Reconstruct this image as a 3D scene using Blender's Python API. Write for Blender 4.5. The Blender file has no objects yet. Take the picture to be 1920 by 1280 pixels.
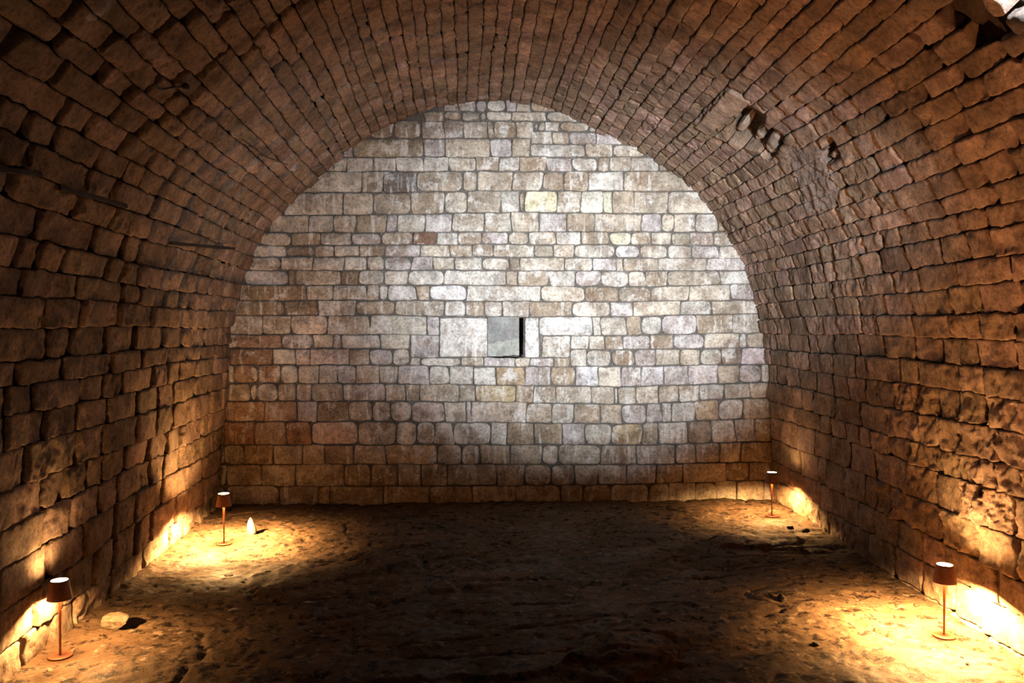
import bpy, math
import numpy as np
from mathutils import Vector, Euler

# ------------------------------------------------------------------ camera, world, lights, exposure
SC = bpy.context.scene
FPX = 1536.0                      # focal length in pixels of the 1920 px frame
VPX, VPY = 877.0, 612.0           # vanishing point of the vault axis
CAM_Z = 1.6
YB = 7.45                         # face of the end wall
YAW = math.atan2(960 - VPX, FPX)
PITCH = math.atan2(640 - VPY, FPX)

cam_d = bpy.data.cameras.new('camera')
cam_d.sensor_width = 36.0
cam_d.lens = 36.0 * FPX / 1920.0
cam_d.clip_start = 0.05
cam = bpy.data.objects.new('camera', cam_d)
cam.location = (0, 0, CAM_Z)
cam.rotation_euler = (math.pi / 2 - PITCH, 0, -YAW)
SC.collection.objects.link(cam)
SC.camera = cam

world = bpy.data.worlds.new('world')
world.use_nodes = True
world.node_tree.nodes['Background'].inputs['Color'].default_value = (1.0, 0.72, 0.5, 1)
world.node_tree.nodes['Background'].inputs['Strength'].default_value = 0.03
SC.world = world

SC.view_settings.view_transform = 'Standard'
SC.view_settings.look = 'None'
SC.view_settings.gamma = 1.0
SC.view_settings.use_curve_mapping = False
SC.view_settings.exposure = 0.0


def spot(name, loc, target, energy, color, angle, blend, size, scale=(1, 1, 1), roll=0.0):
    d = bpy.data.lights.new(name, 'SPOT')
    d.energy = energy
    d.color = color
    d.spot_size = math.radians(angle)
    d.spot_blend = blend
    d.shadow_soft_size = size
    o = bpy.data.objects.new(name, d)
    o.location = loc
    q = (Vector(target) - Vector(loc)).to_track_quat('-Z', 'Y')
    o.rotation_euler = q.to_euler()
    o.scale = scale
    SC.collection.objects.link(o)
    return o


# the white floodlight behind the photographer that lights the end wall
spot('floodlight', (1.15, -0.35, 1.62), (1.2, YB, 2.12), 5000, (0.85, 0.925, 1.0), 29.5, 1.0, 0.05, (1.2, 1, 1))
spot('floodlight_spill', (1.15, -0.35, 1.62), (0.2, YB, 2.35), 1150, (0.9, 0.94, 1.0), 33, 1.0, 0.05, (1.55, 1, 1))
# added warm fill spots, out of frame on both sides, to brighten the vault
spot('fill_uplight_right', (1.95, 2.3, 0.45), (2.05, 5.0, 3.1), 165, (1.0, 0.41, 0.16), 108, 1.0, 0.05)
spot('fill_uplight_left', (-1.55, 2.0, 0.45), (-0.7, 5.0, 3.6), 9, (1.0, 0.58, 0.36), 125, 1.0, 0.05)

LAMP_DOWN = 285.0                  # bulb inside each table lamp
LAMP_UP = 60.0                   # glowing top plate of each table lamp
LAMP_COL = (1.0, 0.53, 0.18)

# ------------------------------------------------------------------ helpers
cy, sy_, cp, sp_ = math.cos(YAW), math.sin(YAW), math.cos(PITCH), math.sin(PITCH)
FWD = np.array([sy_ * cp, cy * cp, -sp_])
RGT = np.array([cy, -sy_, 0.0])
UPV = np.cross(RGT, FWD)
CAMP = np.array([0, 0, CAM_Z])


def ray(px, py):
    return FWD + RGT * (px - 960) / FPX + UPV * (640 - py) / FPX


def at_y(px, py, y=YB):
    d = ray(px, py)
    p = CAMP + d * (y / d[1])
    return p[0], p[2]


def at_floor(px, py, z=0.0):
    d = ray(px, py)
    p = CAMP + d * ((z - CAM_Z) / d[2])
    return p[0], p[1]


def _hash(ix, iy, iz, seed):
    h = (ix.astype(np.int64) * 374761393 + iy.astype(np.int64) * 668265263 + iz.astype(np.int64) * 2147483647 + seed * 974634777) & 0xFFFFFFFF
    h = ((h ^ (h >> 13)) * 1274126177) & 0xFFFFFFFF
    h = ((h ^ (h >> 16)) * 2246822519) & 0xFFFFFFFF
    h = h ^ (h >> 15)
    return (h & 0xFFFFFF).astype(np.float64) / float(0xFFFFFF)


def vnoise(x, y, z, seed=0):
    """smooth value noise in -1..1"""
    x = np.asarray(x, float); y = np.asarray(y, float); z = np.asarray(z, float) + np.zeros_like(x)
    xi, yi, zi = np.floor(x), np.floor(y), np.floor(z)
    fx, fy, fz = x - xi, y - yi, z - zi
    fx = fx * fx * (3 - 2 * fx); fy = fy * fy * (3 - 2 * fy); fz = fz * fz * (3 - 2 * fz)
    r = 0
    for a in (0, 1):
        for b in (0, 1):
            for c in (0, 1):
                w = (fx if a else 1 - fx) * (fy if b else 1 - fy) * (fz if c else 1 - fz)
                r = r + w * _hash(xi + a, yi + b, zi + c, seed)
    return r * 2 - 1


def in_poly(px, py, poly):
    px = np.asarray(px); py = np.asarray(py)
    inside = np.zeros(px.shape, bool)
    n = len(poly)
    for i in range(n):
        x0, y0 = poly[i]; x1, y1 = poly[(i + 1) % n]
        if y0 == y1:
            continue
        c = ((y0 > py) != (y1 > py)) & (px < (x1 - x0) * (py - y0) / (y1 - y0) + x0)
        inside ^= c
    return inside


def mesh_from(name, verts, quads, cols=None, mat=None, smooth=True):
    me = bpy.data.meshes.new(name)
    verts = np.asarray(verts, np.float32); quads = np.asarray(quads, np.int32)
    me.vertices.add(len(verts)); me.vertices.foreach_set('co', verts.ravel())
    nf = len(quads)
    me.loops.add(nf * 4); me.loops.foreach_set('vertex_index', quads.ravel())
    me.polygons.add(nf)
    me.polygons.foreach_set('loop_start', np.arange(0, nf * 4, 4, dtype=np.int32))
    me.polygons.foreach_set('use_smooth', np.full(nf, smooth))
    me.update(calc_edges=True)
    if cols is not None:
        at = me.color_attributes.new('Col', 'FLOAT_COLOR', 'POINT')
        c4 = np.ones((len(verts), 4), np.float32); cols = np.asarray(cols); c4[:, :cols.shape[1]] = cols
        at.data.foreach_set('color', c4.ravel())
    if mat:
        me.materials.append(mat)
    return me


def structure(name, me, label):
    o = bpy.data.objects.new(name, me)
    SC.collection.objects.link(o)
    o['kind'] = 'structure'
    o['label'] = label
    return o


# ------------------------------------------------------------------ materials
def new_mat(name):
    m = bpy.data.materials.new(name)
    m.use_nodes = True
    nt = m.node_tree
    return m, nt, nt.nodes['Principled BSDF']


def N(nt, t, **kw):
    n = nt.nodes.new(t)
    for k, v in kw.items():
        setattr(n, k, v)
    return n


def ramp(nt, src, stops):
    r = N(nt, 'ShaderNodeValToRGB')
    els = r.color_ramp.elements
    while len(els) < len(stops):
        els.new(0.5)
    for e, (p, c) in zip(els, stops):
        e.position = p
        e.color = (*c, 1) if len(c) == 3 else c
    nt.links.new(src, r.inputs['Fac'])
    return r.outputs['Color']


def noise(nt, vec, scale, detail=4, rough=0.55):
    n = N(nt, 'ShaderNodeTexNoise')
    n.inputs['Scale'].default_value = scale
    n.inputs['Detail'].default_value = detail
    n.inputs['Roughness'].default_value = rough
    if vec is not None:
        nt.links.new(vec, n.inputs['Vector'])
    return n.outputs['Fac']


def mix(nt, a, b, fac, mode='MIX'):
    m = N(nt, 'ShaderNodeMix', data_type='RGBA', blend_type=mode)
    for sock, v in ((m.inputs[6], a), (m.inputs[7], b)):
        if isinstance(v, tuple):
            sock.default_value = (*v, 1)
        else:
            nt.links.new(v, sock)
    if isinstance(fac, (int, float)):
        m.inputs[0].default_value = fac
    else:
        nt.links.new(fac, m.inputs[0])
    return m.outputs[2]


def g(v):
    return (v, v, v)


def stone_material(name, lime, stain, lime_col=(0.66, 0.64, 0.60), stain_col=(0.17, 0.105, 0.06), contrast=1.0, streak=1.0):
    m, nt, b = new_mat(name)
    tc = N(nt, 'ShaderNodeTexCoord').outputs['Object']
    an = N(nt, 'ShaderNodeAttribute', attribute_name='Col')
    col = an.outputs['Color']
    raw = col
    lo = 1 - .55 * contrast
    c = mix(nt, col, ramp(nt, noise(nt, tc, 5.5, 10, 0.62), [(0.30, g(lo)), (0.68, g(1.28))]), 1.0, 'MULTIPLY')
    # brown staining with ragged borders, some of it inside single stones, some across several
    c = mix(nt, c, stain_col, ramp(nt, noise(nt, tc, 10.0, 10, 0.70), [(0.50, g(0)), (0.58, g(stain * .45)), (0.72, g(stain))]))
    c = mix(nt, c, stain_col, ramp(nt, noise(nt, tc, 2.6, 10, 0.72), [(0.52, g(0)), (0.60, g(stain * .7))]))
    # lime run-off in upright streaks and crusts
    mp = N(nt, 'ShaderNodeMapping')
    mp.inputs['Scale'].default_value = (19, 19, 2.4)
    nt.links.new(tc, mp.inputs['Vector'])
    c = mix(nt, c, lime_col, ramp(nt, noise(nt, mp.outputs['Vector'], 1.0, 6, 0.62), [(0.55, g(0)), (0.66, g(lime * streak))]))
    c = mix(nt, c, lime_col, ramp(nt, noise(nt, tc, 6.0, 10, 0.74), [(0.54, g(0)), (0.62, g(lime))]))
    c = mix(nt, raw, c, an.outputs['Alpha'])          # bedding mortar keeps its own colour
    # pits and grain
    c = mix(nt, c, ramp(nt, noise(nt, tc, 46, 8, 0.75), [(0.36, g(0.5)), (0.50, g(0.97)), (0.66, g(1.2))]), contrast, 'MULTIPLY')
    nt.links.new(c, b.inputs['Base Color'])
    b.inputs['Roughness'].default_value = 0.88
    b.inputs['Specular IOR Level'].default_value = 0.25
    bp = N(nt, 'ShaderNodeBump')
    bp.inputs['Strength'].default_value = 0.85
    bp.inputs['Distance'].default_value = 0.02
    nt.links.new(noise(nt, tc, 24, 10, 0.72), bp.inputs['Height'])
    nt.links.new(bp.outputs['Normal'], b.inputs['Normal'])
    return m


M_END = stone_material('end_wall_limestone', 0.7, 0.75)
M_VAULT = stone_material('vault_sandstone', 0.14, 0.5, (0.42, 0.33, 0.27), (.10, .06, .038), 1.05, .3)
M_SIDE = stone_material('side_wall_sandstone', 0.25, 0.65, (0.42, 0.34, 0.28), (.095, .06, .038), 1.1)
M_ROCK = stone_material('loose_rock', 0.1, 0.3, contrast=.6)


def plain(name, col, rough=0.5, metal=0.0, bump=0.0, scale=60):
    m, nt, b = new_mat(name)
    tc = N(nt, 'ShaderNodeTexCoord').outputs['Object']
    c = mix(nt, col, ramp(nt, noise(nt, tc, scale, 4), [(0.3, g(0.75)), (0.7, g(1.15))]), 1.0, 'MULTIPLY')
    nt.links.new(c, b.inputs['Base Color'])
    b.inputs['Roughness'].default_value = rough
    b.inputs['Metallic'].default_value = metal
    if bump:
        bp = N(nt, 'ShaderNodeBump')
        bp.inputs['Strength'].default_value = bump
        bp.inputs['Distance'].default_value = 0.004
        nt.links.new(noise(nt, tc, scale * 2, 6), bp.inputs['Height'])
        nt.links.new(bp.outputs['Normal'], b.inputs['Normal'])
    return m


M_BRONZE = plain('brown_painted_metal', (0.20, 0.085, 0.045), 0.42, 0.25, 0.05, 90)
M_IRON = plain('rusty_iron', (0.035, 0.022, 0.018), 0.8, 0.3, 0.5, 80)
M_CABLE = plain('black_cable', (0.02, 0.018, 0.016), 0.6)
M_WHITE = plain('white_inner_shade', (0.8, 0.75, 0.68), 0.6)

M_GLOW, _nt, _b = new_mat('glowing_diffuser')
_b.inputs['Base Color'].default_value = (0.8, 0.78, 0.75, 1)
_b.inputs['Emission Color'].default_value = (1.0, 0.60, 0.27, 1)
_b.inputs['Emission Strength'].default_value = LAMP_UP
M_BULB, _nt, _b = new_mat('glowing_bulb')
_b.inputs['Emission Color'].default_value = (*LAMP_COL, 1)
_b.inputs['Emission Strength'].default_value = 20.0


def floor_material():
    m, nt, b = new_mat('earth_floor')
    tc = N(nt, 'ShaderNodeTexCoord').outputs['Object']
    col = N(nt, 'ShaderNodeAttribute', attribute_name='Col').outputs['Color']
    c = mix(nt, col, ramp(nt, noise(nt, tc, 3.0, 8, 0.65), [(0.3, g(0.55)), (0.7, g(1.3))]), 1.0, 'MULTIPLY')
    c = mix(nt, c, (0.008, 0.005, 0.0035), ramp(nt, noise(nt, tc, 12, 10, 0.78), [(0.53, g(0)), (0.56, g(0.95))]))
    c = mix(nt, c, (0.20, 0.15, 0.105), ramp(nt, noise(nt, tc, 19, 5, 0.6), [(0.58, g(0)), (0.66, g(0.8))]))
    nt.links.new(c, b.inputs['Base Color'])
    r = N(nt, 'ShaderNodeMapRange')
    r.inputs['From Min'].default_value = 0.35; r.inputs['From Max'].default_value = 0.65
    r.inputs['To Min'].default_value = 0.55; r.inputs['To Max'].default_value = 0.95
    nt.links.new(noise(nt, tc, 2.3, 5), r.inputs['Value'])
    nt.links.new(r.outputs['Result'], b.inputs['Roughness'])
    b.inputs['Specular IOR Level'].default_value = 0.12
    bp = N(nt, 'ShaderNodeBump')
    bp.inputs['Strength'].default_value = 0.7
    bp.inputs['Distance'].default_value = 0.015
    nt.links.new(noise(nt, tc, 42, 8, 0.7), bp.inputs['Height'])
    nt.links.new(bp.outputs['Normal'], b.inputs['Normal'])
    return m


M_FLOOR = floor_material()


# ------------------------------------------------------------------ masonry builder
class Masonry:
    """collects rounded, hand-hewn blocks laid out in (u, v) with relief h; one mesh per wall"""

    def __init__(self, seed):
        self.rng = np.random.default_rng(seed)
        self.U, self.V, self.H, self.A, self.C, self.F, self.K = [], [], [], [], [], [], []
        self.n = 0

    def _push(self, u, v, h, amp, col, keep):
        nr, nc = u.shape
        self.U.append(u.ravel()); self.V.append(v.ravel()); self.H.append(h.ravel())
        self.A.append(np.broadcast_to(amp, u.shape).ravel())
        col = np.asarray(col, float)
        self.C.append(np.broadcast_to(col if len(col) == 4 else np.r_[col, 1.0], (u.size, 4)))
        self.K.append(np.full(u.size, keep))
        idx = np.arange(nr * nc).reshape(nr, nc) + self.n
        q = np.stack([idx[:-1, :-1], idx[:-1, 1:], idx[1:, 1:], idx[1:, :-1]], -1).reshape(-1, 4)
        self.F.append(q)
        self.n += nr * nc

    @staticmethod
    def _nodes(L, cell, r, coarse):
        if coarse:
            e = [0, 0, min(r, L * .3) / L]
        else:
            rr = min(r, L * 0.3)
            e = [0, 0, .12 * rr / L, .4 * rr / L, rr / L]
        k = max(1, int(round((L - 2 * r) / cell)))
        mid = list(np.linspace(e[-1], 1 - e[-1], k + 1)[1:-1])
        a = np.array(e + mid + [1 - x for x in reversed(e)])
        sk = np.zeros(len(a), bool); sk[0] = sk[-1] = True
        return a, sk

    def stone(self, quad, col, gu=0.004, gv=0.007, cell=0.018, r=0.02, prot=0.0, tilt=(0, 0), bulge=0.006, depth=0.06, rv=None, end=None,
              amp=1.0, corner=0.018, coarse=False, keep=False):
        q = np.asarray(quad, float)                       # (u0v0, u1v0, u1v1, u0v1)
        W = 0.5 * (np.linalg.norm(q[1] - q[0]) + np.linalg.norm(q[2] - q[3]))
        L = 0.5 * (np.linalg.norm(q[3] - q[0]) + np.linalg.norm(q[2] - q[1]))
        if W < 2.5 * gu + 0.008 or L < 2.5 * gv + 0.008:
            return
        r = min(r, W * 0.3, L * 0.3)
        a, sa = self._nodes(W, cell, r, coarse); b, sb = self._nodes(L, cell, r, coarse)
        A, B = np.meshgrid(a, b)
        du = np.minimum(A, 1 - A) * W; dv = np.minimum(B, 1 - B) * L
        su = np.sign(A - .5); sv = np.sign(B - .5)
        e = np.exp(-(du + dv) / (corner + 1e-6))
        a2 = np.clip((A - .5) * (1 - 2 * gu / W) - su * e * corner * .75 / W, -.5, .5) + .5
        b2 = np.clip((B - .5) * (1 - 2 * gv / L) - sv * e * corner * .75 / L, -.5, .5) + .5
        w00 = (1 - a2) * (1 - b2); w10 = a2 * (1 - b2); w11 = a2 * b2; w01 = (1 - a2) * b2
        u = w00 * q[0, 0] + w10 * q[1, 0] + w11 * q[2, 0] + w01 * q[3, 0]
        v = w00 * q[0, 1] + w10 * q[1, 1] + w11 * q[2, 1] + w01 * q[3, 1]
        d = np.minimum(du / r, dv / min(rv or r, L * .3))
        t = 1 - np.clip(d, 0, 1)
        h = -r * (1 - np.sqrt(np.clip(1 - t * t, 0, 1)))
        h = h + bulge * (1 - (2 * A - 1) ** 2) * (1 - (2 * B - 1) ** 2)
        h = h + prot + tilt[0] * (A - .5) + tilt[1] * (B - .5)
        skirt = sa[None, :] | sb[:, None]
        dv_end = np.broadcast_to(sb[:, None], h.shape) & ~np.broadcast_to(sa[None, :], h.shape)
        h = np.where(skirt, -depth, h)
        if end is not None:
            h = np.where(dv_end, np.minimum(end, prot - .008), h)
        ampm = np.where(skirt, 0.0, amp)
        self._push(u, v, h, ampm, col, keep)

    def backing(self, us, vs, h, col, amp=1.0):
        A, B = np.meshgrid(us, vs)
        self._push(A, B, np.broadcast_to(h, A.shape).copy(), amp, col, False)

    def finish(self, warp=0.006, rough=0.006):
        u = np.concatenate(self.U); v = np.concatenate(self.V); h = np.concatenate(self.H)
        a = np.concatenate(self.A); c = np.concatenate(self.C).copy(); f = np.concatenate(self.F); k = np.concatenate(self.K)
        s = self.rng.integers(1, 9999)
        du = warp * (vnoise(u * 11, v * 11, 0.3, s) + .6 * vnoise(u * 31, v * 31, .7, s + 1))
        dv = warp * (vnoise(u * 11, v * 11, 5.3, s + 2) + .6 * vnoise(u * 31, v * 31, 9.7, s + 3))
        du = du + warp * .45 * vnoise(u * 75, v * 75, 3.1, s + 8); dv = dv + warp * .4 * vnoise(u * 75, v * 75, 8.1, s + 9)
        dh = rough * a * (vnoise(u * 13, v * 13, 2.2, s + 4) + .7 * vnoise(u * 34, v * 34, 4.1, s + 5) + .4 * vnoise(u * 80, v * 80, 1.1, s + 6))
        return u + du, v + dv, h + dh, c, f, k


# ------------------------------------------------------------------ cross-section of the vault (read at the end wall)
PX = [(415, 946), (417, 900), (420, 850), (425, 770), (430, 700), (440, 610), (447, 562), (456, 535), (470, 500), (485, 464),
      (497, 437), (519, 411), (545, 387), (575, 357), (616, 321), (642, 295), (661, 279), (678, 265), (706, 247), (738, 232),
      (770, 220), (804, 209), (843, 198), (890, 191), (935, 188), (990, 193), (1045, 206), (1074, 219), (1100, 234), (1122, 245),
      (1171, 268), (1209, 288), (1237, 307), (1257, 321), (1295, 350), (1321, 376), (1345, 412), (1366, 450), (1385, 473),
      (1400, 505), (1411, 555), (1421, 590), (1430, 630), (1436, 680), (1441, 745), (1443, 800), (1444, 870), (1447, 946)]
prof = np.array([at_y(*p) for p in PX])
prof[0, 1] = prof[-1, 1] = -0.06
XC = 0.26


def resample(p, step=0.01, smooth=9):
    d = np.r_[0, np.cumsum(np.linalg.norm(np.diff(p, axis=0), axis=1))]
    t = np.linspace(0, d[-1], int(d[-1] / step))
    q = np.c_[np.interp(t, d, p[:, 0]), np.interp(t, d, p[:, 1])]
    for _ in range(3):
        pad = np.r_[2 * q[0] - q[smooth:0:-1], q, 2 * q[-1] - q[-2:-smooth - 2:-1]]
        ker = np.ones(2 * smooth + 1) / (2 * smooth + 1)
        q = np.c_[np.convolve(pad[:, 0], ker, 'valid'), np.convolve(pad[:, 1], ker, 'valid')]
    d = np.r_[0, np.cumsum(np.linalg.norm(np.diff(q, axis=0), axis=1))]
    return q, d


PR, PS = resample(prof)
TOT = PS[-1]
_t = np.gradient(PR, axis=0)
_t /= np.linalg.norm(_t, axis=1)[:, None]
PN = np.c_[_t[:, 1], -_t[:, 0]]                  # towards the inside of the vault


def taper(y):
    return 1 - 0.055 * np.clip((YB - y) / 3.7, 0, 1.6)


def vault_map(s, y, h):
    x = np.interp(s, PS, PR[:, 0]); z = np.interp(s, PS, PR[:, 1])
    nx = np.interp(s, PS, PN[:, 0]); nz = np.interp(s, PS, PN[:, 1])
    x = x + nx * h; z = z + nz * h
    return np.c_[XC + (x - XC) * taper(y), y, z]


def hit_vault(px, py):
    """where the sight line meets the vault: (arc length, y)"""
    d = ray(px, py)
    t = np.linspace(1.5, 12, 6000)
    P = CAMP[None] + t[:, None] * d[None]
    k = taper(P[:, 1])
    ins = in_poly(XC + (P[:, 0] - XC) / k, P[:, 2], [tuple(q) for q in PR[::4]] + [(PR[-1, 0], -0.5), (PR[0, 0], -0.5)])
    i = np.argmax(~ins)
    x = XC + (P[i, 0] - XC) / k[i]
    j = np.argmin((PR[:, 0] - x) ** 2 + (PR[:, 1] - P[i, 2]) ** 2)
    return PS[j], P[i, 1]


def hit_poly(pts):
    return [hit_vault(*p) for p in pts]


# ------------------------------------------------------------------ end wall, stone by stone
# every course: top and bottom edge at five columns of the wall, and the upright joints along it
BX = [470, 690, 950, 1180, 1420]
EDGE = {
    't0': [186] * 5, 'a': [209] * 5, 'b': [225, 225, 226.5, 231, 236], 'c': [259] * 5, 'd': [294.5, 294.5, 294.5, 294, 294],
    'r1': [246] * 5, 'r2': [270] * 5,
    'e': [321] * 5, 'f': [361, 361, 357.5, 358, 358], 'g': [403, 403, 398, 400, 400], 'h': [436, 436, 434.5, 434.5, 435],
    'i': [460, 459, 457.5, 459, 461], 'j': [481.5, 481, 482, 484, 484.5], 'k': [506.5, 506.5, 507, 508, 507],
    'l': [534, 534, 535, 538, 532], 'm': [563, 563, 564.5, 566, 562], 'n': [591, 591, 594, 593, 587.5],
    'o': [627, 627, 630, 629, 623], 'p': [653.5, 653.5, 655, 655, 652], 'p2': [670] * 5, 'q': [683.5, 684.5, 687.5, 687, 683],
    'r': [718, 719, 722.5, 725, 717], 's': [752, 752, 753.5, 759, 745], 't': [790, 790, 792.5, 794, 784],
    'u': [833.5, 833.5, 833.5, 835, 827.5], 'v': [870.5, 870, 870.5, 872, 865.5], 'w': [911.5, 911.5, 911, 908, 900],
    'x': [962] * 5,
}


def J(*groups):
    out = []
    for x0, xs in groups:
        out += [x0 + x / 5.3333 for x in xs]
    return out


T1, T2, T3 = 410, 770, 1100
COURSES = [
    ('t0', 'a', J((T2, [330, 480, 652, 760, 952, 1060, 1200, 1470]))),
    ('a', 'b', J((T2, [130, 330, 515, 685, 755, 1010, 1352, 1700]))),
    ('b', 'c', J((T1, [1500, 1750]), (T2, [108, 335, 522, 767, 828, 1052, 1230]))),
    ('c', 'd', J((T1, [1240, 1340]), (T2, [125, 345, 795, 1012, 1197]))),
    ('b', 'r1', J((T2, [1232, 1277, 1345, 1485, 1790, 1900]))),
    ('r1', 'r2', J((T2, [1205, 1415, 1588, 1862]), (T3, [400, 520]))),
    ('r2', 'd', J((T2, [1197, 1738]), (T3, [265, 600, 700]))),
    ('d', 'e', J((T1, [1050, 1140, 1280, 1545, 1772]), (T2, [128, 380, 657, 882, 1088, 1355, 1607]), (T3, [115, 228, 445, 720, 900]))),
    ('e', 'f', J((T1, [820, 1428, 1645]), (T2, [60, 520, 667, 1018, 1322, 1532]), (T3, [20, 372, 1110]))),
    ('f', 'g', J((T1, [660, 1242, 1545]), (T2, [2, 340, 565, 902, 1085, 1142, 1465, 1700]), (T3, [168, 262, 475, 820, 1290]))),
    ('g', 'h', J((T1, [500, 895, 1150, 1372, 1675, 1780]), (T2, [142, 412, 737, 1005, 1282, 1560]), (T3, [80, 547, 750, 875, 1087, 1310, 1400]))),
    ('h', 'i', J((T1, [400, 722, 1022, 1322, 1620]), (T2, [22, 260, 472, 707, 972, 1180, 1452, 1702]), (T3, [228, 445, 645, 842, 1035, 1267, 1480]))),
    ('i', 'j', J((T1, [330, 672, 947, 1152, 1407, 1662]), (T2, [92, 387, 617, 827, 1237, 1430, 1635]), (T3, [280, 527, 812, 1047, 1322, 1600]))),
    ('j', 'k', J((T1, [280, 622, 937, 1252, 1477, 1657]), (T2, [5, 222, 435, 717, 987, 1092, 1537]), (T3, [60, 300, 367, 720, 1202, 1680]))),
    ('k', 'l', J((T1, [250, 695, 762, 1222, 1390, 1655, 1893]), (T2, [335, 950, 1070, 1387, 1645]), (T3, [145, 417, 592, 802, 1340, 1690]))),
    ('l', 'm', J((T1, [200, 875, 1147, 1480, 1602, 1690]), (T2, [55, 187, 560, 1300, 1740]), (T3, [318, 642, 1030, 1437, 1720]))),
    ('m', 'n', J((T1, [140, 655, 987, 1372, 1765]), (T2, [337, 547, 732, 917, 1190, 1617]), (T3, [240, 465, 942, 1250, 1770]))),
    ('n', 'o', J((T1, [110, 437, 717, 1092, 1510]), (T2, [165, 284]))),
    ('n', 'o', J((T2, [1284, 1820]), (T3, [142, 400, 552, 750, 1097, 1460, 1820]))),
    ('o', 'p', J((T1, [80, 627, 942, 1142, 1228, 1615, 1910]))),
    ('o', 'p2', J((T2, [-5, 284]))),
    ('o', 'p2', J((T2, [1310, 1597]))),
    ('o', 'p', J((T2, [1597, 1782]), (T3, [183, 360, 632, 865, 1177, 1525, 1597, 1840]))),
    ('p', 'q', J((T1, [30, 107, 540, 767, 912, 1302, 1507, 1737, 1910]))),
    ('p2', 'q', J((T2, [-5, 92, 502, 732, 1042, 1192, 1430, 1597]))),
    ('p', 'q', J((T2, [1597, 1760]), (T3, [243, 480, 692, 935, 1132, 1347, 1547, 1850]))),
    ('q', 'r', J((T1, [30, 92, 152, 392, 615, 795, 1002, 1185, 1370, 1602, 1790]), (T2, [185, 387, 625, 852, 1145, 1402, 1650]), (T3, [120, 340, 547, 772, 1020, 1315, 1520, 1745, 1880]))),
    ('r', 's', J((T1, [20, 85, 315, 382, 592, 772, 930, 1242, 1665, 1865]), (T2, [90, 485, 645, 1050, 1227, 1452]), (T3, [45, 277, 312, 492, 720, 922, 1128, 1375, 1627, 1870]))),
    ('s', 't', J((T1, [0, 65, 460, 780, 990, 1295, 1537, 1720]), (T2, [5, 340, 555, 607, 1160, 1412, 1630]), (T3, [140, 355, 597, 755, 847, 1080, 1320, 1567, 1870]))),
    ('t', 'u', J((T1, [-20, 55, 357, 675, 927, 1395, 1775]), (T2, [60, 240, 425, 805, 960, 1235, 1517, 1740]), (T3, [247, 557, 717, 1010, 1250, 1487, 1680, 1880]))),
    ('u', 'v', J((T1, [-30, 50, 250, 547, 842, 1060, 1347, 1667]), (T2, [262, 510, 692, 995, 1315, 1472]), (T3, [140, 500, 885, 1092, 1332, 1542, 1880]))),
    ('v', 'w', J((400, [-10, 130, 482, 820, 1310, 1575, 1845]), (760, [160, 420, 915, 1192, 1457, 1695]), (1110, [60, 345, 642, 912, 1332, 1575, 1830]))),
    ('w', 'x', J((400, [-10, 120, 655, 1050, 1162, 1702]), (760, [247, 672, 1102, 1560, 1775]), (1110, [183, 560, 770, 1035, 1240, 1452, 1722, 1930]))),
]
PALETTE_END = np.array([(0.50, 0.46, 0.39), (0.56, 0.53, 0.47), (0.44, 0.38, 0.30), (0.48, 0.44, 0.42), (0.38, 0.31, 0.23), (0.53, 0.47, 0.38)])
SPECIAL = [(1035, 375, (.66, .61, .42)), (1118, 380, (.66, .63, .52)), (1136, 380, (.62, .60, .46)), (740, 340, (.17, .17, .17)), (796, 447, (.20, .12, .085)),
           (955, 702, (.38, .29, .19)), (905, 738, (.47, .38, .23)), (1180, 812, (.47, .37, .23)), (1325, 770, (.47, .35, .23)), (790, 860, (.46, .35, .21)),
           (575, 610, (.60, .48, .38)), (568, 668, (.62, .50, .44)), (615, 668, (.60, .49, .44)), (640, 810, (.58, .43, .34)), (540, 810, (.38, .24, .15)),
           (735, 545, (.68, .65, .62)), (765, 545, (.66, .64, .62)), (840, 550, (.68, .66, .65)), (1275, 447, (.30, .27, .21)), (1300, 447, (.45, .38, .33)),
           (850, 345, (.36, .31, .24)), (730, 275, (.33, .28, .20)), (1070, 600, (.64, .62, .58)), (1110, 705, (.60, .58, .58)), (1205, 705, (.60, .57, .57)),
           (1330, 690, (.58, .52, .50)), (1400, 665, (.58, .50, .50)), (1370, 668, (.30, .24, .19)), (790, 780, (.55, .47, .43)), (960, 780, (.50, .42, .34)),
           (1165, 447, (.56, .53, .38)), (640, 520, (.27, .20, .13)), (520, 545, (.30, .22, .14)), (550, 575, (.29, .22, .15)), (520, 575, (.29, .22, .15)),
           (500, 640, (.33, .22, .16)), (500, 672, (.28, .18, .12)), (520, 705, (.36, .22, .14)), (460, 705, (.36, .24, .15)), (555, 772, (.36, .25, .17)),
           (450, 775, (.40, .26, .17)), (620, 775, (.30, .24, .16)), (470, 810, (.34, .20, .13)), (700, 460, (.30, .25, .19)), (560, 470, (.28, .23, .18))]


def nearest_special(quad_px):
    q = [tuple(p) for p in quad_px]
    for x, y, c in SPECIAL:
        if in_poly(np.array([x]), np.array([y]), q)[0]:
            return np.array(c)
    return None


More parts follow.
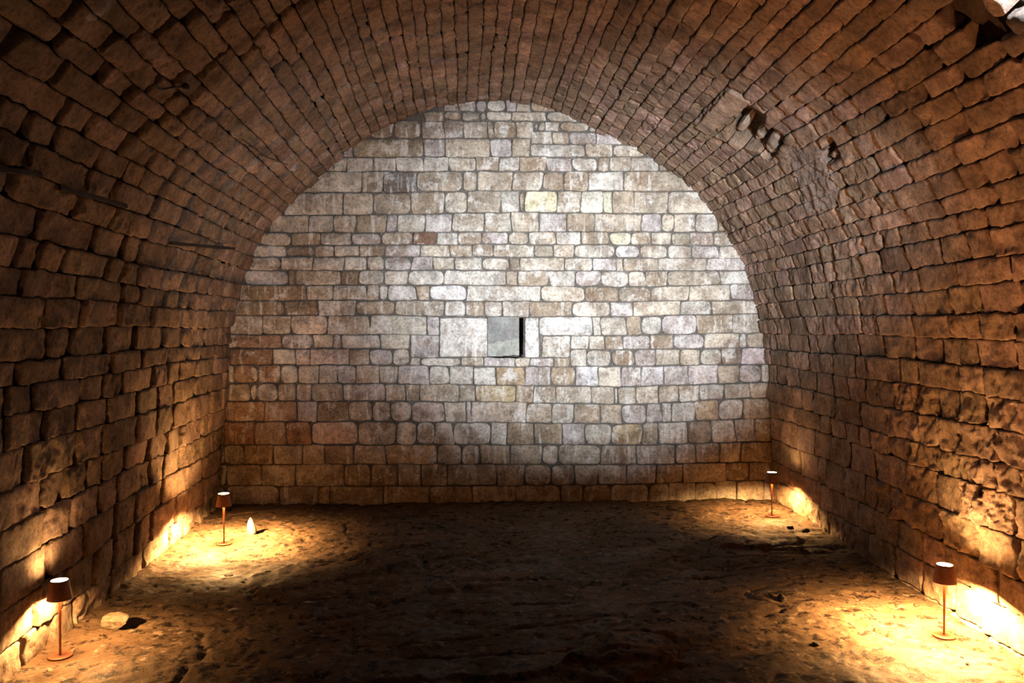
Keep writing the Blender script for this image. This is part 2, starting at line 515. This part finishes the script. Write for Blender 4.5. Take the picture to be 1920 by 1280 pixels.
def build_end_wall():
    ms = Masonry(11)
    rng = ms.rng
    mort = np.array((0.12, 0.108, 0.095, 0.15))

    def w(px, py):
        return at_y(px, py)

    def add(qpx, col, **kw):
        ms.stone([w(*p) for p in qpx], col, **kw)

    niche = [(915, 594), (983.5, 594), (983.5, 672), (915, 672)]
    for t, b, js in COURSES:
        for x0, x1 in zip(js[:-1], js[1:]):
            sk0, sk1 = rng.normal(0, 1.2, 2)
            yj = rng.normal(0, .5, 4)
            q = [(x0 - sk0, np.interp(x0, BX, EDGE[t]) + yj[0]), (x1 - sk1, np.interp(x1, BX, EDGE[t]) + yj[1]),
                 (x1 + sk1, np.interp(x1, BX, EDGE[b]) + yj[2]), (x0 + sk0, np.interp(x0, BX, EDGE[b]) + yj[3])]
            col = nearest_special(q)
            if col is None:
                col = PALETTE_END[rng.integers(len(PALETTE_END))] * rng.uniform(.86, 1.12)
            add(q, col, gu=rng.uniform(.0015, .0048), gv=rng.uniform(.002, .006), r=rng.uniform(.007, .016), prot=rng.normal(0, .006), cell=.0125,
                tilt=rng.normal(0, .010, 2), bulge=rng.uniform(.002, .012), corner=rng.choice([.004, .008, .014, .024]), depth=.06, amp=rng.uniform(.8, 1.9))
    # dressed jambs of the small square niche
    add([(824, 595.5), (913.7, 595.5), (914.5, 670), (824, 669)], np.array((.66, .635, .59)), gu=.003, gv=.003, r=.010, corner=.008, bulge=.004, prot=.006, cell=.016, depth=.3, amp=.6)
    add([(984, 595), (1010.5, 595), (1010.5, 671), (984.5, 671)], np.array((.66, .645, .61)), gu=.002, gv=.003, r=.010, corner=.008, bulge=.003, prot=.006, cell=.016, depth=.3, amp=.7)
    # mortar bed, pushed far back behind the niche
    lx, lz = w(915, 594); hx, hz = w(983.5, 672)
    us = np.unique(np.r_[np.linspace(-2.75, 3.15, 300), lx, lx + .002, hx, hx - .002])
    vs = np.unique(np.r_[np.linspace(-.08, 3.95, 210), hz, hz + .002, lz, lz - .002])
    A, B = np.meshgrid(us, vs)
    h = np.full(A.shape, -.026)
    h[(A > lx + .001) & (A < hx - .001) & (B > hz + .001) & (B < lz - .001)] = -.42
    ms._push(A, B, h, np.where(h < -.1, 0, 1.2), mort, False)
    u, v, hh, c, f, k = ms.finish(.0045, .0055)
    me = mesh_from('wall_back', np.c_[u, YB - hh, v], f[:, ::-1], c, M_END)
    structure('wall_back', me, 'pale limestone end wall of coursed blocks under the arch, lit white')


build_end_wall()

# ------------------------------------------------------------------ side walls and vault
PALETTE_V = np.array([(.34, .24, .172), (.29, .20, .138), (.38, .27, .205), (.26, .19, .135), (.31, .22, .155), (.30, .225, .155), (.36, .25, .20)])

HOLE = hit_poly([(1399, 198), (1436, 214), (1433, 236), (1463, 252), (1470, 268), (1442, 300), (1420, 284), (1395, 276), (1368, 262), (1366, 243)])
HOLE2 = hit_poly([(1540, 262), (1556, 257), (1580, 290), (1562, 307), (1547, 300)])
PLASTER = hit_poly([(1470, 268), (1500, 275), (1540, 285), (1558, 320), (1575, 365), (1572, 385), (1520, 402), (1503, 385), (1494, 335), (1478, 300)])
SHAFT = hit_poly([(1866, -8), (1898, 25), (1925, 8), (1985, -40), (1960, -110), (1880, -80)])
SOCKET = hit_vault(1838, 917)
PALE = [((545, 312), .05, (.60, .55, .55)), ((178, 15), .06, (.52, .47, .45))]


def build_vault():
    rng = np.random.default_rng(5)
    # course beds along the arc
    beds = [0.0]
    while beds[-1] < TOT:
        s = beds[-1]
        z = np.interp(s, PS, PR[:, 1])
        if z < .9:
            t = .185
        elif z < 1.25:
            t = .155
        elif z < 2.1:
            t = .128
        elif z < 3.0:
            t = .112
        else:
            t = .094
        beds.append(s + t * rng.uniform(.86, 1.16))
    beds[-1] = TOT + .02
    parts = {'wall_left': Masonry(21), 'ceiling': Masonry(22), 'wall_right': Masonry(23)}
    half = TOT / 2
    ranges = {k: [9, -9] for k in parts}
    big = hit_poly([(1304, 232), (1364, 163), (1411, 191), (1328, 251)])
    for ci, (s0, s1) in enumerate(zip(beds[:-1], beds[1:])):
        sm = .5 * (s0 + s1)
        zm = np.interp(sm, PS, PR[:, 1])
        key = ('wall_left' if sm < half else 'wall_right') if zm < 1.58 else 'ceiling'
        ranges[key][0] = min(ranges[key][0], s0); ranges[key][1] = max(ranges[key][1], s1)
        ms = parts[key]
        right = sm > half
        y = YB + rng.uniform(-.02, .1)
        cp_ = rng.normal(0, .007)                     # the whole course stands a little proud or back
        while y > -0.6:
            L = rng.uniform(.2, .62) if not right else rng.uniform(.17, .45)
            y0 = y - L
            ym = .5 * (y + y0)
            coarse = ym < 3.0
            wob = .012
            ss = [s0 + wob * math.sin(y0 * 2.1 + ci) * .6, s0 + wob * math.sin(y * 2.1 + ci) * .6,
                  s1 + wob * math.sin(y * 2.1 + ci + 1) * .6, s1 + wob * math.sin(y0 * 2.1 + ci + 1) * .6]
            q = [(ss[0], y0), (ss[1], y), (ss[2], y), (ss[3], y0)]
            skew = rng.normal(0, .008)
            q[0] = (q[0][0], q[0][1] - skew); q[3] = (q[3][0], q[3][1] + skew)
            col = PALETTE_V[rng.integers(len(PALETTE_V))] * rng.uniform(.8, 1.15)
            pu = np.array([p[0] for p in q] + [sm]); pv = np.array([p[1] for p in q] + [ym])
            if in_poly(pu, pv, SHAFT).any():            # nothing spans the light shaft
                y = y0
                continue
            amp = rng.uniform(.8, 1.9)
            rough_zone = key == 'wall_right' and ym < 5.3 and .35 < zm < 1.3
            if rough_zone:
                amp *= 2.2
            has_socket = s0 < SOCKET[0] < s1 and y0 < SOCKET[1] < y
            up = 1.0 if not right else -1.0          # the edge further up the wall leans out over the joint
            ms.stone(q, col, gu=rng.uniform(.011, .0185) if zm < 2.9 else rng.uniform(.009, .015), gv=rng.uniform(.0008, .0032), cell=.007 if has_socket else (.05 if coarse else .015),
                     r=rng.uniform(.012, .022), rv=.0055, end=-.022, prot=cp_ + rng.normal(0, .0022 if key == 'ceiling' else .0032), tilt=(-up * rng.normal(.013, .008), rng.normal(0, .0022 if key == 'ceiling' else .004)),
                     bulge=rng.uniform(.0, .006), depth=.10, corner=rng.choice([.004, .006, .008, .018]), amp=amp, coarse=coarse)
            y = y0
    # rubble and loose stones inside the broken patch of the vault
    vm = parts['ceiling']

    def extra(pts, col, prot, **kw):
        q = hit_poly(pts)
        vm.stone(q, np.array(col), prot=prot, keep=True, **kw)

    extra([(1304, 234), (1364, 163), (1411, 191), (1330, 252)], (.46, .34, .25), .022, cell=.012, r=.012, bulge=.004, amp=.5, corner=.01)
    extra([(1424, 285), (1437, 254), (1464, 252), (1450, 302)], (.46, .38, .31), -.035, cell=.012, r=.03, bulge=.02, corner=.05, depth=.18)
    extra([(1448, 306), (1458, 286), (1481, 290), (1468, 328)], (.45, .36, .29), -.02, cell=.012, r=.03, bulge=.02, corner=.05, depth=.18)
    extra([(1398, 276), (1408, 250), (1430, 246), (1421, 281)], (.48, .41, .34), -.085, cell=.012, r=.02, bulge=.02, corner=.03, depth=.2)
    extra([(1368, 258), (1376, 240), (1392, 243), (1385, 264)], (.45, .37, .30), -.07, cell=.012, r=.02, bulge=.02, corner=.03, depth=.2)
    extra([(1549, 300), (1552, 283), (1570, 281), (1570, 303)], (.46, .34, .26), -.03, cell=.012, r=.015, bulge=.02, corner=.03, depth=.2)
    # jamb stone of the light shaft at the top right
    extra([(1838, -22), (1860, 33), (1899, 26), (1868, -10)], (.44, .33, .26), .015, cell=.010, r=.016, bulge=.008, corner=.02, depth=.38)
    extra([(1868, 38), (1908, 80), (1950, 48), (1903, 26)], (.20, .16, .14), -.005, cell=.012, r=.02, bulge=.01, corner=.02, depth=.3)

    mats = {'wall_left': M_SIDE, 'wall_right': M_SIDE, 'ceiling': M_VAULT}
    labels = {'wall_left': 'left side wall of brown coursed stone rising into the vault',
              'wall_right': 'right side wall of brown coursed stone, rough and orange lit near the front',
              'ceiling': 'barrel vault of long narrow brown stone courses'}
    for key, ms in parts.items():
        a, b = ranges[key]
        n = int((b - a) / .03)
        ms.backing(np.linspace(a - .02, b + .02, n), np.linspace(-.62, YB + .1, 270), -.08, np.array((.09, .067, .052, .2)), 1.6)
        u, v, h, c, f, k = ms.finish(.0075, .0065)
        if key == 'ceiling':
            nz = vnoise(u * 22, v * 22, 3.3, 77)
            for poly, dep in ((HOLE, .17), (HOLE2, .10), (SHAFT, .5)):
                m = in_poly(u, v, poly) & ~k
                h[m] = -dep + .02 * nz[m]
                c[m] = np.array((.24, .18, .13, 1))
            m = in_poly(u + .012 * vnoise(u * 18, v * 18, 1.3, 3), v + .012 * nz, PLASTER) & ~k
            h[m] = np.maximum(h[m], -.03) * .14 + .016 * nz[m] + .006 * vnoise(u[m] * 60, v[m] * 60, 0, 5)
            c[m] = np.array((.27, .215, .18, .6))
            for p, rad, col in PALE:
                s, yy = hit_vault(*p)
                d = np.hypot(u - s, v - yy) / rad
                m = d < 1
                h[m] += .03 * (1 - d[m] ** 2)
                c[m, :3] = np.array(col)
        if key == 'wall_right':
            d = np.hypot(u - SOCKET[0], v - SOCKET[1])
            m = d < .043
            h[m] = -.16
            c[m] = np.array((.16, .11, .08, 1))
        P = vault_map(u, v, h)
        me = mesh_from(key, P, f, c, mats[key])
        structure(key, me, labels[key])


build_vault()


# ------------------------------------------------------------------ floor
LAMPS = [  # pixel of the foot on the floor, label
    ((113, 1231), 'bronze brown table lamp standing nearest on the left, beside the fist-sized pale rock'),
    ((420, 1020), 'slim table lamp glowing at the far left corner, beside the small upright stone'),
    ((1447, 968), 'slim table lamp in the far right corner casting a shadow on the end wall'),
    ((1770, 1193), 'bronze brown table lamp standing nearest on the right in the brightest pool of light'),
]
FEET = [at_floor(*p) for p, _ in LAMPS]


def floor_height(x, y):
    h = .020 * vnoise(x * 1.1, y * 1.1, .2, 31) + .012 * vnoise(x * 3.1, y * 3.1, .4, 32)
    h = h + .009 * vnoise(x * 8, y * 8, .6, 33) +  .006 * vnoise(x * 19, y * 19, .8, 34) + .005 * vnoise(x * 42, y * 42, .1, 35)
    h = h - .016 * np.clip(1 - np.abs(vnoise(x * 2.6, y * 4.2, .5, 36)) / .07, 0, 1)      # cracks between the slabs
    # ledges of bedrock slabs
    for (px, py, ax, ay, ang, hh) in ((650, 1060, .55, .30, .5, .018), (790, 1040, .40, .22, .3, .016), (830, 1090, .45, .20, .4, .016),
                                     (1430, 1020, .35, .16, -.2, .03), (1170, 1230, .40, .18, .9, .03), (900, 1230, .9, .25, .15, .02)):
        cx, cyy = at_floor(px, py)
        dx = x - cx; dy = y - cyy
        u = (dx * math.cos(ang) + dy * math.sin(ang)) / ax + .35 * vnoise(x * 4, y * 4, px, 40)
        v = (-dx * math.sin(ang) + dy * math.cos(ang)) / ay + .35 * vnoise(x * 4, y * 4, py, 41)
        d = np.maximum(np.abs(u), np.abs(v))
        h = h + hh * np.clip((1.0 - d) / .12, 0, 1) * (1 + .2 * vnoise(x * 12, y * 12, 1, 42))
    # level ground where the lamps stand
    for fx, fy in FEET:
        w = np.clip((np.hypot(x - fx, y - fy) - .075) / .12, 0, 1)
        h = h * w
    return h


def build_floor():
    xs = np.arange(-2.62, 3.12, .0145)
    ys = np.r_[np.arange(-.7, 3.3, .05), np.arange(3.3, 7.56, .0145)]
    X, Y = np.meshgrid(xs, ys)
    Z = floor_height(X, Y)
    n = vnoise(X * 2.2, Y * 2.2, 0, 51) * .5 + .5
    n2 = vnoise(X * .7, Y * .7, 0, 52) * .5 + .5
    col = np.array((.088, .056, .033))[None, None] * (.75 + .5 * n[..., None]) + np.array((.03, .02, .012)) * n2[..., None]
    nr, nc = X.shape
    idx = np.arange(nr * nc).reshape(nr, nc)
    q = np.stack([idx[:-1, :-1], idx[:-1, 1:], idx[1:, 1:], idx[1:, :-1]], -1).reshape(-1, 4)
    me = mesh_from('floor', np.c_[X.ravel(), Y.ravel(), Z.ravel()], q, col.reshape(-1, 3), M_FLOOR)
    structure('floor', me, 'trodden dark earth floor with bedrock slabs and scattered chips')


build_floor()


# ------------------------------------------------------------------ things
def link(name, me, parent=None, loc=(0, 0, 0), rot=(0, 0, 0)):
    o = bpy.data.objects.new(name, me)
    SC.collection.objects.link(o)
    if parent:
        o.parent = parent
    o.location = loc
    o.rotation_euler = rot
    return o


def tag(o, label, cat, group=None):
    o['label'] = label
    o['category'] = cat
    if group:
        o['group'] = group


def lathe(name, pts, mat, seg=48, close=False):
    pts = np.asarray(pts, float)
    n = len(pts)
    a = np.linspace(0, 2 * math.pi, seg, endpoint=False)
    V = np.stack([pts[:, None, 0] * np.cos(a), pts[:, None, 0] * np.sin(a), np.broadcast_to(pts[:, None, 1], (n, seg))], -1).reshape(-1, 3)
    idx = np.arange(n * seg).reshape(n, seg)
    i2 = np.roll(idx, -1, 1)
    rows = range(n) if close else range(n - 1)
    q = np.concatenate([np.stack([idx[r], i2[r], i2[(r + 1) % n], idx[(r + 1) % n]], -1) for r in rows])
    me = mesh_from(name, V, q, None, mat)
    return me


def sharp(me, deg=35):
    try:
        me.set_sharp_from_angle(angle=math.radians(deg))
    except Exception:
        pass
    return me


E = 1e-4
ME_BASE = sharp(lathe('base', [(E, .010), (.0515, .010), (.0545, .0085), (.0555, .006), (.0555, .001), (.054, 0), (E, 0)], M_BRONZE))
ME_STEM = sharp(lathe('stem', [(E, .010), (.0075, .010), (.0058, .016), (.0055, .08), (.0062, .16), (.0078, .24), (.0092, .284), (.0092, .287), (E, .287)], M_BRONZE, 24))
ME_SHADE = sharp(lathe('shade', [(.0570, .283), (.0412, .373), (.0402, .375), (.0380, .375), (.0375, .371), (.0400, .354), (.0545, .283)], M_BRONZE, 64, True))
ME_GLOW = sharp(lathe('diffuser', [(E, .3735), (.0372, .3735), (.0374, .3725), (.0374, .369), (E, .369)], M_GLOW, 48))
ME_FINIAL = sharp(lathe('light_head', [(E, .287), (.010, .287), (.0115, .289), (.0115, .291), (.009, .293), (E, .293)], M_WHITE, 24))

LIGHT_MAIN = bpy.data.lights.new('bulb_light', 'POINT')
LIGHT_MAIN.energy = LAMP_DOWN
LIGHT_MAIN.color = LAMP_COL
LIGHT_MAIN.shadow_soft_size = .012

ref = None
TILT = [(.0, .0), (.0, .0), (0, 0), (0, 0)]
POWER = [.5, 2.0, .6, 2.8]
GLOW = [1, 1.5, 1, 1.5]
UPWARD = [12, 52, 6, 50]
LEAN = [(-.3, .1), (-.6, .2), (.3, 0), (.35, .0)]
for i, ((fx, fy), (_, label)) in enumerate(zip(FEET, LAMPS)):
    e = link('table_lamp', None, None, (fx, fy, .0))
    tag(e, label, 'lamp', 'cordless lamps along the side walls')
    for nm, me in (('base', ME_BASE), ('stem', ME_STEM), ('shade', ME_SHADE), ('diffuser', ME_GLOW), ('light_head', ME_FINIAL)):
        if nm == 'diffuser':
            me = me.copy()
            gm = M_GLOW.copy()
            gm.node_tree.nodes['Principled BSDF'].inputs['Emission Strength'].default_value = LAMP_UP * GLOW[i]
            me.materials[0] = gm
        link(nm, me, e)
    ld = LIGHT_MAIN.copy()
    ld.energy = LAMP_DOWN * POWER[i]
    link('bulb_light', ld, e, (0, 0, .3065))
    ud = bpy.data.lights.new('top_light', 'SPOT')
    ud.energy = UPWARD[i]; ud.color = LAMP_COL; ud.spot_size = math.radians(145); ud.spot_blend = .5; ud.shadow_soft_size = .03
    uo = link('top_light', ud, e, (0, 0, .381))
    uo.rotation_euler = Vector((LEAN[i][0], LEAN[i][1], 1)).to_track_quat('-Z', 'Y').to_euler()


def rock_mesh(name, dims, col, seed, flat=False, cuts=13):
    """a broken, faceted stone: a sphere cut by random planes"""
    rng = np.random.default_rng(seed)
    nu, nv = 40, 24
    th = np.linspace(0, 2 * math.pi, nu, endpoint=False)
    ph = np.linspace(.02, math.pi - .02, nv)
    T, P_ = np.meshgrid(th, ph)
    d = np.stack([np.cos(T) * np.sin(P_), np.sin(T) * np.sin(P_), np.cos(P_)], -1)
    r = np.full(T.shape, 1.15)
    for _ in range(cuts):
        nrm = rng.normal(size=3); nrm /= np.linalg.norm(nrm)
        dist = rng.uniform(.52, .9)
        k = d @ nrm
        r = np.where(k > .05, np.minimum(r, dist / np.maximum(k, .05)), r)
    p = d * r[..., None]
    p = p + .05 * np.stack([vnoise(p[..., 0] * 4, p[..., 1] * 4, p[..., 2] * 4, seed + q) for q in range(3)], -1)
    if dims[2] > 1.5 * dims[0]:                                        # a pointed stone standing on end
        p[..., :2] *= np.clip(.92 - .5 * p[..., 2:3], .25, 1.3)
    p = p * (np.array(dims) / 2)
    zmin = -dims[2] * .36
    p[..., 2] = np.maximum(p[..., 2], zmin)
    V = p.reshape(-1, 3)
    V[:, 2] -= zmin
    idx = np.arange(nu * nv).reshape(nv, nu)
    i2 = np.roll(idx, -1, 1)
    q = np.concatenate([np.stack([idx[r_], idx[r_ + 1], i2[r_ + 1], i2[r_]], -1) for r_ in range(nv - 1)])
    me = mesh_from(name, V, q, np.tile(np.array(col), (len(V), 1)), M_ROCK)
    return sharp(me, 28)


ROCKS = [
    ('rock', (213, 1176), (.185, .115, .095), .1, (.15, .11, .075), 5, 'fist-sized pale rock lying on the floor right of the nearest left lamp', 'rock'),
    ('stone', (470, 1003), (.075, .06, .14), .2, (.22, .18, .12), 8, 'small pointed stone standing upright right of the far left lamp', 'stone'),
    ('stone_chip', (578, 1127), (.085, .035, .018), .1, (.50, .45, .40), 13, 'thin pale stone chip lying alone on the dark floor between the left lamps', 'stone'),
    ('stone_chip', (440, 1142), (.080, .030, .016), .6, (.42, .37, .32), 17, 'slender grey stone chip lying on the floor below the far left lamp pool', 'stone'),
    ('stone_chip', (1070, 1200), (.060, .030, .022), .3, (.46, .38, .29), 21, 'small tan stone chip lying on the dark floor in the lower middle', 'stone'),
    ('flat_stone', (403, 1104), (.070, .055, .016), .6, (.50, .43, .35), 25, 'flat pale stone flake in front of the far left lamp pool', 'stone'),
    ('flat_stone', (430, 1079), (.080, .060, .018), .5, (.52, .45, .37), 27, 'bright flat stone flake at the front edge of the far left lamp pool', 'stone'),
    ('pebble', (1531, 1213), (.050, .036, .026), .2, (.05, .04, .035), 29, 'dark pebble on the floor left of the brightest lamp pool', 'pebble'),
    ('dark_stone', (1466, 1128), (.075, .05, .04), .9, (.045, .038, .03), 33, 'dark lump of stone at the far left edge of the right lamp pool', 'stone'),
    ('pebble', (1803, 1231), (.026, .02, .016), .3, (.06, .045, .04), 41, 'tiny dark pebble in the bright pool just below the nearest right lamp', 'pebble'),
    ('pebble', (1814, 1246), (.030, .022, .016), .8, (.06, .045, .04), 43, 'dark pebble second below the nearest right lamp, close to the frame bottom', 'pebble'),
    ('flat_stone', (1482, 992), (.075, .05, .022), .1, (.07, .055, .045), 47, 'dark flat stone right of the bright patch below the far right lamp', 'stone'),
]
for nm, (px, py), dims, rz, col, seed, label, cat in ROCKS:
    if not label:
        continue
    x, y = at_floor(px, py)
    z = float(floor_height(np.array([x]), np.array([y]))[0])
    o = link(nm, rock_mesh(nm, dims, col, seed, cuts=6 if dims[2] > .12 else 13), None, (x, y, z - .004), (0, 0, rz))
    tag(o, label, cat)


def bar_between(name, p0, p1, wdt, hgt, mat):
    p0 = Vector(p0); p1 = Vector(p1)
    ax = (p1 - p0)
    L = ax.length
    n = 14
    rng = np.random.default_rng(int(L * 1000))
    ring = np.array([(-1, -.7), (-.7, -1), (.7, -1), (1, -.7), (1, .7), (.7, 1), (-.7, 1), (-1, .7)]) * (wdt / 2, hgt / 2)
    V = []
    for i in range(n):
        t = i / (n - 1)
        s = 1 + .06 * rng.normal()
        off = .0015 * rng.normal(size=2)
        for a, b in ring:
            V.append((t * L, a * s + off[0], b * s + off[1]))
    V = [(0, 0, 0)] + V + [(L, 0, 0)]
    m = len(ring)
    Q = []
    for i in range(n - 1):
        for j in range(m):
            a = 1 + i * m + j; b = 1 + i * m + (j + 1) % m
            Q.append((a, b, b + m, a + m))
    me = bpy.data.meshes.new(name)
    tris = [(0, 1 + (j + 1) % m, 1 + j) for j in range(m)]
    last = 1 + (n - 1) * m
    tris += [(last + m, last + j, last + (j + 1) % m) for j in range(m)]
    me.from_pydata(V, [], Q + tris)
    me.update()
    me.materials.append(mat)
    o = link(name, me, None, p0)
    o.rotation_euler = ax.to_track_quat('X', 'Z').to_euler()
    return o


def on_vault(px, py, h):
    s, y = hit_vault(px, py)
    return vault_map(np.array([s]), np.array([y]), np.array([h]))[0]


for (a, b), label in ((((-40, 313), (63, 319)), 'short rusty iron bar sticking out of the left vault at the frame edge'),
                      (((106, 350), (226, 382)), 'long rusty iron bar in a joint of the left vault, second from the frame edge'),
                      (((316, 456), (432, 464)), 'straight rusty iron bar jutting from the left vault closest to the end wall')):
    o = bar_between('iron_bar', on_vault(*a, .012), on_vault(*b, .030), .016, .022, M_IRON)
    tag(o, label, 'bar')


def cable(name, pts, rad, mat, label, cat):
    cu = bpy.data.curves.new(name, 'CURVE')
    cu.dimensions = '3D'
    cu.bevel_depth = rad
    cu.bevel_resolution = 3
    cu.use_fill_caps = True
    spn = cu.splines.new('BEZIER')
    spn.bezier_points.add(len(pts) - 1)
    for bp, p in zip(spn.bezier_points, pts):
        bp.co = p
        bp.handle_left_type = bp.handle_right_type = 'AUTO'
    tmp = bpy.data.objects.new(name, cu)
    SC.collection.objects.link(tmp)
    dg = bpy.context.evaluated_depsgraph_get()
    me = bpy.data.meshes.new_from_object(tmp.evaluated_get(dg))
    bpy.data.objects.remove(tmp)
    me.materials.clear(); me.materials.append(mat)
    o = link(name, me)
    tag(o, label, cat)
    return o


CB = cable('cable', [on_vault(*p, h) for p, h in (((284, 158), .006), ((300, 163), .012), ((318, 162), .012), ((334, 159), .014), ((342, 158), .018))],
           .0045, M_CABLE, 'short black cable hanging on the left vault, ending in a dark plug', 'cable')
pl = on_vault(343, 157, .02)
plug = rock_mesh('plug', (.034, .034, .034), (.02, .02, .02), 61, cuts=5)
plug.materials[0] = M_CABLE
link('plug', plug, CB, (pl[0], pl[1], pl[2] - .012))
cable('wire', [on_vault(*p, .014) for p in ((452, 258), (470, 272), (495, 289), (520, 299), (538, 306))], .0035, M_CABLE,
      'thin dark wire running along the left vault to a pale lump near the end wall', 'wire')


# grey slab leaning inside the niche of the end wall
def build_slab():
    x0, z1 = at_y(913, 592); x1, z0 = at_y(974.5, 672)
    n, m = 26, 30
    a = np.linspace(0, 1, n); b = np.linspace(0, 1, m)
    A, B = np.meshgrid(a, b)
    low = z0 + .012 + .016 * A + .006 * vnoise(A * 9, A * 0, 0, 3)
    X = x0 + (x1 - x0) * A
    Z = low + (z1 - low) * B
    rough = .004 * vnoise(X * 30, Z * 30, 0, 9) + .008 * vnoise(X * 9, Z * 9, 0, 10)
    brk = np.clip((.33 + .12 * A - B) / .05, 0, 1) * .014            # the pale broken foot stands proud
    Yf = .10 - rough - brk
    front = np.c_[X.ravel(), (YB + Yf).ravel(), Z.ravel()]
    back = np.c_[X.ravel(), np.full(X.size, YB + .17), Z.ravel()]
    idx = np.arange(n * m).reshape(m, n)
    q = np.stack([idx[:-1, :-1], idx[:-1, 1:], idx[1:, 1:], idx[1:, :-1]], -1).reshape(-1, 4)
    k = n * m
    loop = np.r_[idx[0], idx[1:, -1], idx[-1, -2::-1], idx[-2:0:-1, 0]]
    l2 = np.roll(loop, -1)
    side = np.stack([loop, loop + k, l2 + k, l2], -1)
    col = np.where((brk > .004).ravel()[:, None], np.array((.38, .385, .34)), np.array((.235, .235, .225)))
    me = mesh_from('stone_slab', np.r_[front, back], np.r_[q, q[:, ::-1] + k, side], np.r_[col, col], M_ROCK)
    o = link('stone_slab', sharp(me, 40))
    tag(o, 'grey stone slab standing recessed in the small square niche of the end wall', 'slab')


build_slab()

# daylight falling down the shaft onto its jamb stone
_p = on_vault(1925, -45, -.22)
_t2 = on_vault(1884, 6, -.1)
spot('shaft_daylight', tuple(_p), tuple(_t2), 30, (.92, .95, 1.0), 60, .6, .03)
